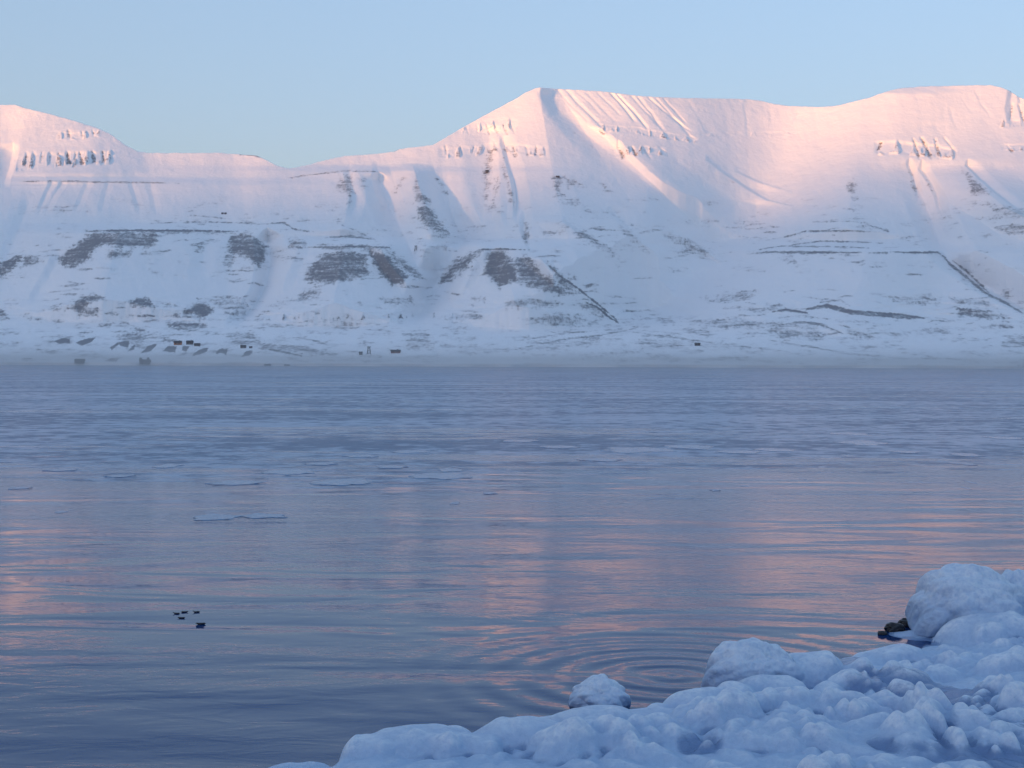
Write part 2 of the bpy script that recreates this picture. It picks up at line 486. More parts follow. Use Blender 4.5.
CLEFTS = []
for (ua, va, ub, vb, w_, a, rk, wm) in (
        (27, 153, 24, 166, 3, 10, .6, .3), (34, 152, 31, 166, 3, 9, .5, .3), (42, 152, 41, 164, 2.4, 8, .45, .3), (50, 152, 49, 164, 2.6, 8, .45, .3), (58, 153, 57, 164, 2.6, 8, .45, .3),
        (67, 152, 69, 164, 4.2, 14, .8, .4), (76, 153, 74, 167, 2.6, 9, .55, .4), (80, 153, 82, 165, 3.6, 13, .75, .3), (92, 152, 94, 163, 4.0, 13, .75, .4), (102, 152, 104, 162, 3.4, 12, .7, .4),
        (109, 153, 111, 160, 2.4, 8, .5, .3), (68, 130, 69, 137, 3, 8, .5, .3), (81, 131, 82, 137, 2.6, 7, .45, .3), (93, 130, 94, 136, 2.4, 6, .35, .3),
        (913, 139, 919, 158, 2.4, 15, .45, .6), (921, 138, 931, 158, 3.6, 20, .5, .7), (935, 139, 939, 157, 3.2, 17, .5, .7), (944, 138, 956, 153, 3.0, 14, .2, .3), (881, 143, 878, 150, 3.2, 12, .75, .6),
        (512, 145, 516, 156, 3.4, 12, .5, .3), (526, 146, 528, 156, 3.0, 11, .45, .3), (536, 146, 536, 154, 2.4, 8, .35, .4), (486, 124, 490, 135, 2, 7, .2, .3), (494, 124, 498, 134, 2.2, 8, .25, .3),
        (503, 124, 507, 134, 2.2, 8, .25, .3), (510, 123, 514, 133, 2.2, 8, .2, .3), (459, 146, 462, 155, 2.6, 9, .25, .1), (445, 146, 446, 154, 2.4, 8, .25, .1), (474, 146, 472, 153, 2.2, 7, .2, .2),
        (466, 127, 468, 134, 1.8, 6, .1, .2), (476, 125, 478, 133, 1.8, 6, .1, .2), (600, 131, 604, 134, 3, 8, .6, .3), (618, 147, 624, 158, 4, 18, .6, .6), (632, 147, 636, 156, 3.2, 12, .75, .9),
        (643, 148, 650, 158, 3.0, 10, .3, .6), (660, 148, 668, 153, 2.4, 7, .3, .5), (1012, 104, 1010, 120, 3, 16, .3, .6), (1018, 104, 1024, 122, 3, 18, .3, .6), (1008, 146, 1012, 152, 2.6, 8, .5, .7)):
    G += band([(ua, va), ((ua + ub) / 2, (va + vb) / 2), (ub, vb)], w_ * 0.55, w_ * 0.9, a, 0.2, 2.5)
    CLEFTS.append(((ua, va), (ub, vb), w_, rk, wm))
G *= 1 + 0.55 * sst(150, 230, V)
Y = Y + G * sst(vshore[None, :], vshore[None, :] - 14, V)
# no overhangs: climbing the picture always goes farther away
Y = np.maximum.accumulate(Y, axis=0) + np.arange(NR)[:, None] * 0.02

# ---- bare rock, read off the photograph as outlines on the slopes
def patch(pts, amt, edge=2.0, rag=2.5, seed=1):
    p = np.array(pts, float)
    lo, hi = p.min(0) - 8, p.max(0) + 8
    cs = np.where((uc > lo[0]) & (uc < hi[0]))[0]
    if not len(cs):
        return
    c0, c1 = cs[0], cs[-1] + 1
    sub = V[:, c0:c1]
    rs = np.where(((sub > lo[1]) & (sub < hi[1])).any(1))[0]
    if not len(rs):
        return
    r0, r1_ = rs[0], rs[-1] + 1
    x, y = U[r0:r1_, c0:c1], V[r0:r1_, c0:c1]
    inside = np.zeros(x.shape, bool); dist = np.full(x.shape, 1e9)
    for (ax, ay), (bx, by) in zip(p, np.roll(p, -1, 0)):
        cr = (ay > y) != (by > y)
        with np.errstate(divide='ignore', invalid='ignore'):
            inside ^= cr & (x < (bx - ax) * (y - ay) / (by - ay + 1e-12) + ax)
        L = (bx - ax) ** 2 + (by - ay) ** 2 + 1e-9
        k = np.clip(((x - ax) * (bx - ax) + (y - ay) * (by - ay)) / L, 0, 1)
        dist = np.minimum(dist, np.hypot(x - ax - k * (bx - ax), y - ay - k * (by - ay)))
    sd = np.where(inside, dist, -dist) + rag * (fbm(x / 9.0, y / 5.0, 4, seed) + 0.8 * fbm(x / 3.0, y / 2.0, 2, seed + 40))
    m = sst(-edge * 0.6, edge, sd) * amt
    ROCK[r0:r1_, c0:c1] = np.maximum(ROCK[r0:r1_, c0:c1], m)


def line(pts, w, amt, rag=0.8, seed=1):
    p = np.array(pts, float); n = len(p)
    d = np.gradient(p, axis=0); d /= np.linalg.norm(d, axis=1)[:, None] + 1e-9
    nrm = np.stack([-d[:, 1], d[:, 0]], 1)
    k = (w / 2 * np.where((np.arange(n) == 0) | (np.arange(n) == n - 1), 0.4, 1.0))[:, None]
    patch(np.concatenate([p + nrm * k, (p - nrm * k)[::-1]]), amt, 0.9, rag, seed)

PATCHES = [
    # left mesa face
    ([(56, 262), (68, 250), (84, 237), (92, 232), (118, 231), (108, 240), (96, 250), (86, 262), (72, 268), (62, 266)], 0.95),
    ([(92, 232), (157, 231), (158, 240), (152, 248), (132, 249), (104, 246), (94, 240)], 0.8),
    ([(104, 250), (132, 250), (130, 258), (105, 260)], 0.62), ([(138, 250), (153, 251), (150, 257), (140, 256)], 0.5),
    ([(157, 231), (192, 231), (188, 234), (158, 235)], 0.7), ([(200, 242), (216, 237), (206, 246), (196, 255), (193, 253)], 0.5),
    ([(192, 231), (240, 231), (236, 234), (195, 234)], 0.5),
    ([(230, 236), (246, 232), (258, 238), (268, 247), (266, 262), (258, 268), (246, 258), (226, 252)], 0.85),
    ([(218, 268), (226, 255), (240, 256), (232, 268)], 0.55),
    # small far-left mound
    ([(-8, 268), (8, 258), (20, 254), (23, 258), (14, 270), (4, 275), (-8, 274)], 0.95), ([(24, 255), (40, 259), (44, 262), (30, 266), (20, 269)], 0.6),
    # middle mesa
    ([(303, 281), (308, 268), (318, 256), (330, 251), (352, 251), (368, 254), (368, 276), (350, 281), (330, 284), (312, 283)], 0.82),
    ([(368, 250), (384, 251), (394, 262), (408, 276), (404, 284), (392, 286), (380, 274), (372, 262)], 1.05),
    ([(386, 250), (402, 256), (420, 272), (426, 280), (414, 280), (398, 266)], 0.55),
    ([(288, 240), (304, 240), (310, 246), (290, 248)], 0.7), ([(318, 244), (392, 246), (386, 250), (320, 249)], 0.62),
    ([(290, 262), (298, 250), (302, 250), (294, 262)], 0.4),
    ([(306, 288), (322, 286), (320, 300), (300, 303), (290, 302)], 0.5), ([(266, 306), (286, 298), (300, 298), (284, 306), (268, 308)], 0.55),
    # mound with a rocky top
    ([(437, 282), (446, 270), (458, 258), (474, 250), (485, 250), (478, 258), (466, 270), (450, 283), (440, 286)], 0.75),
    ([(486, 257), (492, 249.5), (506, 251), (514, 262), (520, 281), (509, 283), (500, 288), (484, 274)], 0.92),
    ([(512, 258), (528, 254), (540, 268), (556, 282), (576, 294), (560, 297), (538, 290), (520, 284)], 0.72),
    ([(548, 262), (556, 268), (572, 286), (584, 294), (570, 294), (556, 280)], 0.75), ([(566, 272), (576, 276), (577, 282), (568, 278)], 0.6),
    ([(575, 302), (592, 302), (612, 320), (600, 318), (584, 310)], 0.55), ([(470, 296), (486, 297), (485, 303), (472, 302)], 0.5),
    ([(520, 318), (560, 312), (600, 318), (598, 326), (552, 327)], 0.45), ([(500, 300), (540, 296), (566, 304), (540, 310), (506, 308)], 0.42),
    # slope of the main peak
    ([(551, 176), (564, 175), (562, 190), (566, 196), (556, 196)], 0.55), ([(562, 176), (580, 180), (586, 186), (568, 188)], 0.5),
    ([(556, 200), (576, 198), (588, 206), (574, 208)], 0.42), ([(540, 230), (564, 229), (572, 234), (545, 236)], 0.42),
    ([(570, 230), (584, 229), (598, 240), (608, 247), (600, 248), (582, 240)], 0.6), ([(588, 243), (606, 247), (620, 256), (606, 252)], 0.5),
    ([(614, 222), (626, 228), (644, 244), (650, 254), (636, 246), (622, 234)], 0.5), ([(598, 182), (606, 184), (614, 194), (606, 193)], 0.4),
    ([(660, 232), (686, 238), (720, 254), (704, 256), (676, 246)], 0.42), ([(674, 248), (700, 252), (690, 256)], 0.42),
    ([(606, 210), (625, 222), (640, 224), (630, 226)], 0.4),
    ([(487, 148), (494, 150), (492, 170), (488, 200), (484, 208), (484, 190), (482, 175)], 0.5), ([(496, 176), (500, 178), (494, 208), (491, 208)], 0.5),
    ([(503, 158), (508, 178), (514, 194), (514, 206), (509, 206), (508, 190), (502, 170)], 0.55), ([(512, 150), (517, 156), (516, 158), (510, 154)], 0.6),
    # spurs left of the peak
    ([(340, 176), (352, 173), (354, 190), (352, 208), (348, 208), (346, 195), (335, 190)], 0.5), ([(356, 176), (366, 180), (368, 192), (360, 186)], 0.35),
    ([(416, 174), (419, 186), (428, 196), (432, 204), (424, 204), (414, 202), (414, 190)], 0.6),
    ([(415, 205), (428, 204), (438, 216), (444, 226), (452, 236), (436, 232), (420, 222)], 0.72),
    ([(428, 224), (440, 226), (450, 238), (440, 236)], 0.7), ([(430, 243), (444, 246), (456, 251), (446, 250)], 0.5),
    ([(392, 192), (402, 178), (408, 174), (402, 184), (396, 195)], 0.5), ([(436, 178), (446, 184), (449, 196), (442, 194)], 0.45),
    ([(524, 222), (530, 226), (528, 246), (522, 240)], 0.5), ([(512, 224), (520, 223), (520, 230), (513, 231)], 0.35),
    # right mountain
    ([(846, 188), (852, 179), (858, 184), (854, 192), (847, 191)], 0.6), ([(848, 196), (858, 197), (854, 202)], 0.45), ([(850, 210), (860, 209), (856, 212)], 0.5),
    ([(908, 168), (913, 178), (918, 198), (914, 194), (911, 180)], 0.6), ([(924, 172), (930, 184), (937, 197), (930, 190)], 0.6),
    ([(961, 170), (972, 176), (992, 194), (984, 195), (970, 195), (968, 182)], 0.62), ([(970, 204), (994, 203), (990, 207)], 0.5),
    ([(970, 216), (1010, 215), (1006, 220), (980, 219)], 0.55), ([(990, 226), (1030, 222), (1030, 236), (1004, 234)], 0.42), ([(980, 200), (1040, 210), (1040, 224), (1000, 220)], 0.3),
    ([(1000, 220), (1030, 218), (1030, 222)], 0.4),
    ([(782, 256), (794, 252), (796, 262), (783, 262)], 0.42),
    ([(700, 298), (742, 290), (760, 294), (740, 302), (712, 302)], 0.45), ([(734, 291), (760, 290), (760, 295)], 0.4),
    ([(718, 307), (780, 304), (800, 310), (760, 312)], 0.42), ([(656, 318), (672, 316), (676, 326), (664, 326)], 0.45),
    ([(676, 318), (740, 318), (790, 326), (760, 330), (700, 328)], 0.45), ([(686, 339), (724, 341), (720, 348), (690, 346)], 0.38),
    ([(760, 320), (820, 326), (826, 342), (780, 340)], 0.46), ([(846, 330), (878, 334), (872, 340), (850, 338)], 0.5), ([(888, 330), (912, 336), (900, 340)], 0.45),
    ([(920, 328), (950, 328), (948, 337), (924, 334)], 0.45), ([(880, 296), (936, 296), (940, 306), (900, 304)], 0.4), ([(918, 294), (930, 292), (940, 298), (928, 300)], 0.45),
    ([(956, 306), (976, 308), (1000, 314), (1012, 318), (990, 319), (960, 317)], 0.85), ([(990, 322), (1012, 321), (1012, 328), (988, 327)], 0.6),
    ([(945, 296), (980, 298), (1000, 308), (960, 305)], 0.45), ([(1002, 288), (1012, 290), (1008, 297), (999, 294)], 0.7),
    ([(1010, 336), (1030, 334), (1030, 350), (1000, 346)], 0.42), ([(960, 358), (976, 357), (974, 361), (962, 361)], 0.5),
    ([(958, 281), (974, 266), (986, 258), (978, 268), (964, 284)], 0.35), ([(970, 286), (986, 268), (990, 268), (976, 288)], 0.32),
    # lowland knolls and river-cut banks on the left
    ([(42, 308), (62, 303), (88, 298), (84, 302), (60, 308)], 0.5), ([(44, 310), (72, 306), (80, 296), (96, 294), (108, 300), (92, 302), (84, 308), (102, 310), (96, 316), (78, 316), (72, 309)], 0.85),
    ([(126, 303), (138, 297), (150, 298), (154, 304), (163, 307), (150, 308), (134, 307)], 0.95), ([(150, 298), (170, 303), (180, 307), (165, 306)], 0.5),
    ([(164, 317), (180, 312), (198, 300), (206, 302), (214, 310), (206, 318), (186, 316)], 0.9), ([(164, 322), (186, 320), (204, 322), (208, 330), (186, 332), (170, 329)], 0.72),
    ([(204, 298), (222, 294), (246, 298), (248, 314), (232, 318), (214, 308)], 0.42),
    ([(16, 316), (26, 315), (24, 318)], 0.7), ([(26, 318), (42, 317), (42, 321), (30, 321)], 0.8), ([(102, 312), (112, 311), (118, 316), (140, 314), (152, 316), (130, 320)], 0.6),
    ([(98, 324), (112, 320), (118, 322), (112, 328), (100, 327)], 0.75), ([(70, 336), (90, 330), (96, 331), (80, 337)], 0.6),
    ([(54, 341), (62, 338), (70, 339), (70, 343), (58, 344)], 0.95), ([(76, 343), (84, 339), (96, 337), (92, 342), (82, 346)], 0.85), ([(86, 346), (95, 344), (91, 348)], 0.6),
    ([(116, 336), (128, 330), (140, 330), (150, 340), (140, 346), (118, 342)], 0.62), ([(134, 328), (146, 326), (148, 332), (136, 333)], 0.7),
    ([(154, 333), (166, 336), (178, 341), (170, 344), (158, 339)], 0.7),
    ([(109, 348), (118, 342), (120, 344), (112, 350)], 0.95), ([(118, 342), (130, 340), (128, 348), (120, 346)], 0.95), ([(130, 348), (136, 343), (134, 350), (128, 351)], 0.9),
    ([(141, 353), (149, 345), (157, 344), (150, 352)], 1.1), ([(163, 351), (168, 346), (177, 346), (175, 353), (168, 352)], 1.1), ([(183, 346), (190, 346), (186, 353), (182, 350)], 0.9),
    ([(190, 357), (199, 350), (209, 347), (206, 352)], 1.1), ([(215, 355), (219, 349), (228, 349), (226, 355), (220, 353)], 1.1), ([(241, 357), (246, 351), (254, 350), (250, 355)], 1.1),
    ([(104, 361), (110, 358), (120, 358), (116, 362)], 0.8), ([(21, 359), (34, 357), (32, 360)], 0.85), ([(5, 350), (40, 347), (42, 352), (10, 353)], 0.5), ([(0, 343), (22, 342), (26, 345), (0, 347)], 0.55),
    ([(50, 352), (92, 352), (92, 356), (52, 356)], 0.4), ([(168, 361), (182, 361), (180, 363), (170, 363)], 0.6),
    ([(225, 335), (252, 330), (262, 340), (258, 348), (230, 345)], 0.45),
    ([(256, 341), (300, 344), (340, 354), (330, 357), (290, 353), (258, 350)], 0.62), ([(355, 343), (372, 340), (376, 343), (358, 348)], 0.6), ([(345, 355), (362, 353), (384, 355), (380, 358), (350, 358)], 0.62),
    ([(274, 334), (286, 334), (286, 340), (276, 339)], 0.55), ([(400, 330), (430, 330), (436, 350), (405, 350)], 0.36), ([(440, 350), (510, 346), (510, 352), (450, 354)], 0.42),
    ([(520, 340), (600, 336), (604, 346), (540, 350)], 0.36), ([(632, 338), (680, 336), (690, 350), (640, 352)], 0.34), ([(560, 352), (640, 354), (640, 362), (560, 360)], 0.33),
    ([(380, 298), (410, 296), (418, 306), (388, 306)], 0.4), ([(354, 304), (362, 302), (360, 308)], 0.7), ([(340, 290), (350, 288), (346, 294)], 0.4),
    ([(-8, 310), (6, 307), (8, 318), (-8, 320)], 0.8),
]
for i, (pts, a) in enumerate(PATCHES):
    solid = a > 0.79 and pts[0][1] > 340
    patch(pts, a * (1.3 if solid else 1.0), 1.4 if solid else 5.0, 0.8 if solid else 4.2, 70 + i % 9)
for (a_, b_, w_, rk, wm) in CLEFTS:
    cu, cv = (a_[0] + b_[0]) / 2, (a_[1] + b_[1]) / 2
    patch([(a_[0] - w_ * 0.2, a_[1]), (a_[0] + w_ * 0.3, a_[1]), (cu + w_ * 0.5, cv), (b_[0] + w_ * 0.6, b_[1]), (b_[0] - w_ * 0.6, b_[1] + 0.5), (cu - w_ * 0.4, cv)], rk, 1.2, 1.8, 160 + int(cu) % 7)
    near = np.hypot((U - cu) / (w_ * 1.4), (V - cv) / 9.0) < 1
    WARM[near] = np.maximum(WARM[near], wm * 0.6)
LINES = [
    ([(18, 181.5), (60, 181), (100, 182), (140, 182.5), (180, 183)], 1.8, 0.42), ([(282, 179), (300, 176), (320, 173.5), (345, 171), (380, 171.5)], 1.8, 0.42),
    ([(86, 231.2), (120, 230.5), (190, 230.8), (240, 231.5)], 2.2, 0.85), ([(150, 223.5), (190, 222), (230, 222.5), (256, 223.5)], 1.4, 0.5),
    ([(190, 215), (210, 217), (230, 219)], 1.4, 0.4), ([(256, 224), (284, 223), (296, 230), (316, 232)], 1.8, 0.5), ([(324, 238), (350, 236), (376, 240)], 3, 0.5),
    ([(340, 224), (356, 231), (374, 239)], 1.8, 0.42), ([(290, 247), (330, 247.5), (360, 246.5), (390, 247.5)], 2.6, 0.7),
    ([(478, 249.5), (500, 249), (530, 250)], 1.8, 0.8), ([(545, 262), (560, 276), (580, 290), (600, 306), (617, 320)], 2.2, 0.75), ([(585, 302), (597, 307), (610, 318), (619, 323)], 2.2, 0.8),
    ([(768, 252), (800, 252.5), (862, 252.2)], 3.0, 0.62), ([(868, 253), (888, 253)], 4.0, 0.55), ([(890, 252.2), (938, 252.5), (944, 257)], 2.2, 0.75),
    ([(940, 253), (950, 264), (966, 277), (984, 292), (1004, 302), (1024, 314)], 3.0, 0.62), ([(952, 260), (965, 270), (978, 282), (990, 294)], 2.6, 0.6),
    ([(766, 240), (790, 236), (806, 231), (850, 231), (880, 232)], 1.6, 0.6), ([(776, 247), (820, 241), (860, 242), (902, 244)], 1.6, 0.6), ([(746, 252), (780, 246), (840, 247), (870, 248)], 1.3, 0.6),
    ([(812, 222), (850, 221), (862, 223)], 1.3, 0.6), ([(866, 224), (888, 231), (890, 232)], 2.4, 0.5),
    ([(772, 312), (786, 310), (808, 313)], 3.2, 0.75), ([(806, 309), (828, 306), (850, 312), (876, 314), (898, 316), (925, 318)], 4.6, 0.72), ([(820, 302), (840, 300), (850, 306)], 3, 0.45),
    ([(770, 326), (800, 322), (820, 324), (844, 334)], 3, 0.5), ([(768, 340), (800, 345), (850, 354), (900, 358), (960, 359)], 2.2, 0.42), ([(770, 318), (800, 316), (840, 320)], 2.0, 0.4),
    ([(512, 350), (560, 340), (600, 335), (630, 330), (638, 327)], 2.0, 0.45), ([(512, 342), (560, 334), (600, 330)], 1.6, 0.4), ([(620, 330), (660, 336), (720, 344), (790, 352)], 2.0, 0.4),
    ([(738, 230), (752, 224), (770, 223)], 1.5, 0.45), ([(745, 254), (768, 252), (784, 252)], 2.4, 0.5), ([(716, 172), (740, 186), (752, 192)], 1.4, 0.2),
    ([(240, 154.5), (256, 155.5), (264, 158)], 1.6, 0.75), ([(392, 151.5), (404, 149)], 1.4, 0.6), ([(300, 338), (312, 340), (330, 346), (345, 348)], 2, 0.4),
    ([(262, 349), (280, 351), (302, 356)], 2.4, 0.7), ([(30, 338), (54, 338)], 1.0, 0.6), ([(560, 121), (580, 138), (600, 152)], 2.0, 0.16),
]
for i, (pts, w, a) in enumerate(LINES):
    line(pts, w * 1.1, a * 1.3, 0.9, 120 + i % 7)
# thin wind-blown stones over the lowland and the slopes, sparse
ROCK = np.maximum(ROCK, sst(300, 330, V) * (0.10 + 0.50 * fbm(U / 40.0, V / 7.0, 3, 91) + 0.35 * fbm(U / 9.0, V / 2.5, 3, 93)) * sst(vshore[None, :] + 2, vshore[None, :] - 6, V))
ROCK = np.maximum(ROCK, sst(180, 210, V) * sst(300, 260, V) * (0.03 + 0.42 * fbm((U - 0.4 * V) / 38.0, V / 12.0, 4, 95) + 0.22 * fbm(U / 9.0, V / 3.0, 3, 97)))
ROCK = np.maximum(ROCK, 0.46 * sst(0.12, 0.45, perlin(U / 26.0 + 0.02 * V, (V + 2.5 * WOB + 3.0 * fbm(U / 45.0, V / 45.0, 2, 195)) / 2.6, 191)) * sst(-0.02, 0.30, fbm(U / 55.0, V / 22.0, 3, 193)) * sst(205, 232, V) * sst(352, 335, V))
ROCK = np.clip(ROCK, 0, 1.1)

P = D * Y[..., None]
X3, Y3, Z3 = P[..., 0], P[..., 1], P[..., 2] + CAM_Z
Z3[0] = -1.5
# the far side, falling away behind the skyline
bx, by, bz, br = [], [], [], []
for k, (dy, fall) in enumerate(((40, 0.3), (160, 0.35), (600, 0.5), (1600, 0.8), (3200, 1.0))):
    k_ = (Y3[-1] + dy) / Y3[-1]
    zz = Z3[-1] - (dy * 0.12 + 4) if fall < 0.5 else Z3[-1] * (1 - fall) - 2
    bx.append(X3[-1] * k_); by.append(Y3[-1] + dy); bz.append(zz); br.append(np.zeros(len(uc)))
X3 = np.vstack([X3] + bx); Y3b = np.vstack([Y3] + by); Z3 = np.vstack([Z3] + bz)
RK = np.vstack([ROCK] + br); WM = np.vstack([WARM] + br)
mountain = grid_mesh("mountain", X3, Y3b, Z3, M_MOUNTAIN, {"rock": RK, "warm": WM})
tag(mountain, "snow covered mountain with pink lit summits and bare rock terraces across the fjord", "mountain", kind="structure")


def ground_at(u, v):
    """The point of the mountain side seen at an image point."""
    j = int(np.argmin(abs(uc - u)))
    i = int(np.argmin(abs(V[:, j] - v)))
    return Vector((float(X3[i, j]), float(Y3[i, j]), float(Z3[i, j])))


# the range behind the camera, whose shadow lies over the lower slopes
nx, ny = 160, 14
gx = np.linspace(-24000, 12000, nx)
gs = np.linspace(0, 1, ny)
XX, SS = np.meshgrid(gx, gs)
crest = 1245 + 70 * fbm(gx / 1500.0, gx * 0, 4, 3)
prof = np.where(SS < 0.6, SS / 0.6, 1 - (SS - 0.6) / 0.4)
YY = -3600 - SS * 4200 + 150 * fbm(XX / 900.0, SS * 3, 3, 6)
ZZ = crest[None, :] * prof ** 0.9 + 60 * fbm(XX / 500.0, SS * 6, 3, 9) * prof * (1 - prof) * 2 - 4
back = grid_mesh("mountain_range", XX[:, ::-1].copy(), YY, ZZ, M_MOUNTAIN,
                 {"rock": np.clip(0.25 * fbm(XX / 300.0, SS * 9, 3, 2), 0, 1), "warm": XX * 0})
tag(back, "snowy mountain range on the near side of the fjord", "mountain", kind="structure")

# ------------------------------------------------------------------ fjord
def water_material():
    t = NT("cold_fjord_water")
    p = t.pos()
    sep = t.n("ShaderNodeSeparateXYZ"); t.put(sep.inputs[0], p)
    dist = sep.outputs['Y']
    # thin grease ice: more of it farther out, in drifting streaks
    streak = t.noise(t.scaled(p, (0.012, 0.045, 0.0)), 1.0, 6, 0.62, 0.6)
    fine = t.noise(t.scaled(p, (0.12, 0.40, 0.0)), 1.0, 5, 0.65, 0.3)
    s = t.math('ADD', t.math('MULTIPLY', streak, 0.62), t.math('MULTIPLY', fine, 0.38))
    amount = t.math('SUBTRACT', t.math('MULTIPLY', t.ramp(dist, 26.0, 120.0), 0.26), 0.13)
    ice = t.ramp(t.math('ADD', s, amount), 0.50, 0.60)
    ice = t.math('MULTIPLY', ice, 0.85)
    # ripples: long lazy undulations near the shore, patches of fine chop where the air moves
    gust = t.ramp(t.noise(t.scaled(p, (0.028, 0.075, 0.0)), 1.0, 4, 0.55, 0.7), 0.40, 0.62)
    rip = t.noise(t.scaled(p, (0.75, 1.5, 0.0)), 1.0, 3, 0.5, 0.7)
    chop = t.noise(t.scaled(p, (2.2, 5.5, 0.0)), 1.0, 3, 0.55, 0.4)
    swell = t.noise(t.scaled(p, (0.13, 0.36, 0.0)), 1.0, 2, 0.4, 0.6)
    h = t.math('ADD', t.math('MULTIPLY', rip, t.math('ADD', 0.007, t.math('MULTIPLY', gust, 0.013))), t.math('MULTIPLY', swell, 0.12))
    h = t.math('ADD', h, t.math('MULTIPLY', t.math('MULTIPLY', chop, t.math('ADD', 0.04, gust)), t.math('ADD', 0.005, t.math('MULTIPLY', t.ramp(dist, 30.0, 90.0), 0.03))))
    # rings spreading from the edge of the ice
    c = on_level(672, 676)
    vd = t.n("ShaderNodeVectorMath", operation='DISTANCE'); t.put(vd.inputs[0], p); vd.inputs[1].default_value = (float(c[0]), float(c[1]), 0)
    r_ = vd.outputs['Value']
    ring = t.math('MULTIPLY', t.math('SINE', t.math('MULTIPLY', r_, 7.5)), t.math('MULTIPLY', t.ramp(r_, 7.0, 1.0), 0.012))
    h = t.math('ADD', h, ring)
    bmp = t.n("ShaderNodeBump"); bmp.inputs['Strength'].default_value = 1.0; bmp.inputs['Distance'].default_value = 1.0
    t.put(bmp.inputs['Height'], h)
    wat = t.bsdf(Base_Color=(0.002, 0.036, 0.140), Roughness=0.04, IOR=1.23)
    t.put(wat.inputs['Normal'], bmp.outputs[0])
    b2 = t.n("ShaderNodeBump"); b2.inputs['Strength'].default_value = 0.5; b2.inputs['Distance'].default_value = 1.0
    t.put(b2.inputs['Height'], t.math('ADD', t.math('MULTIPLY', fine, 0.16), t.math('MULTIPLY', chop, 0.01)))
    mott = t.noise(t.scaled(p, (0.42, 0.36, 0.0)), 1.0, 6, 0.72, 0.3)
    clus = t.noise(t.scaled(p, (0.018, 0.05, 0.0)), 1.0, 4, 0.6, 0.4)
    mott = t.ramp(t.math('ADD', mott, t.math('MULTIPLY', t.math('SUBTRACT', clus, 0.5), 0.55)), 0.40, 0.60)
    film = t.bsdf(Base_Color=t.mix(mott, (0.025, 0.090, 0.20), (0.15, 0.29, 0.46)), Roughness=t.math('SUBTRACT', 0.42, t.math('MULTIPLY', mott, 0.14)), IOR=1.27)
    t.put(film.inputs['Normal'], b2.outputs[0])
    mx = t.n("ShaderNodeMixShader")
    t.put(mx.inputs[0], ice); t.t.links.new(wat.outputs[0], mx.inputs[1]); t.t.links.new(film.outputs[0], mx.inputs[2])
    return t.done(mx)


gx = np.concatenate([np.linspace(-30000, -400, 12), np.linspace(-300, 300, 16), np.linspace(400, 30000, 12)])
gy = np.concatenate([np.linspace(-9000, -50, 8), np.linspace(0, 300, 16), np.linspace(400, 26000, 14)])
XX, YY = np.meshgrid(gx, gy)
water = grid_mesh("water", XX, YY, XX * 0, water_material())
tag(water, "calm blue fjord water with a thin skin of ice", "water", kind="structure")

# ------------------------------------------------------------------ icy shore in the foreground
def ice_material():
    t = NT("frozen_spray_ice")
    p = t.pos()
    big = t.noise(p, 1.1, 4, 0.55)
    fine = t.noise(p, 9.0, 6, 0.65)
    grain = t.noise(p, 60.0, 3, 0.6)
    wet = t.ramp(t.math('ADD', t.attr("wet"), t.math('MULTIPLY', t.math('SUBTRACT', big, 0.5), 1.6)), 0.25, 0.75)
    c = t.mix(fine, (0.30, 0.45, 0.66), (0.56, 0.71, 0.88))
    c = t.mix(t.math('MULTIPLY', wet, 0.8), c, (0.12, 0.22, 0.42))  # wet ice colour, and painted shade in the hollows
    c = t.mix(t.math('MULTIPLY', t.attr("frost_light"), t.ramp(fine, 0.12, 0.78)), c, (0.80, 0.88, 0.95))  # frost plus painted light: raised tops get a brighter colour
    b = t.bsdf(Base_Color=c, IOR=1.31, Subsurface_Weight=0.12, Subsurface_Scale=0.12)
    b.inputs['Subsurface Radius'].default_value = (0.4, 0.8, 1.0)
    t.put(b.inputs['Roughness'], t.math('SUBTRACT', 0.38, t.math('MULTIPLY', wet, 0.24)))
    bmp = t.n("ShaderNodeBump"); bmp.inputs['Strength'].default_value = 0.7; bmp.inputs['Distance'].default_value = 1.0
    t.put(bmp.inputs['Height'], t.math('ADD', t.math('MULTIPLY', fine, 0.09), t.math('MULTIPLY', grain, 0.006)))
    t.put(b.inputs['Normal'], bmp.outputs[0])
    return t.done(b)


M_ICE = ice_material()
EDGE = [(150, 800), (250, 772), (300, 769), (335, 766), (350, 752), (366, 741), (388, 735), (430, 732), (462, 731), (482, 738), (500, 729), (525, 723), (548, 716),
        (575, 711), (640, 706), (668, 694), (696, 688), (740, 676), (800, 664), (842, 652), (880, 648), (905, 640), (922, 632), (960, 625), (1030, 612), (1150, 598), (1400, 580)]
ep = np.array([on_level(u, v + (9.0 * float(sst(330, 420, u)) + 6.0 * float(sst(480, 600, u))))[:2] for u, v in EDGE])
# y of the shoreline as a function of x (it runs up to the right)
def shore_y(x):
    return np.interp(x, ep[:, 0], ep[:, 1])

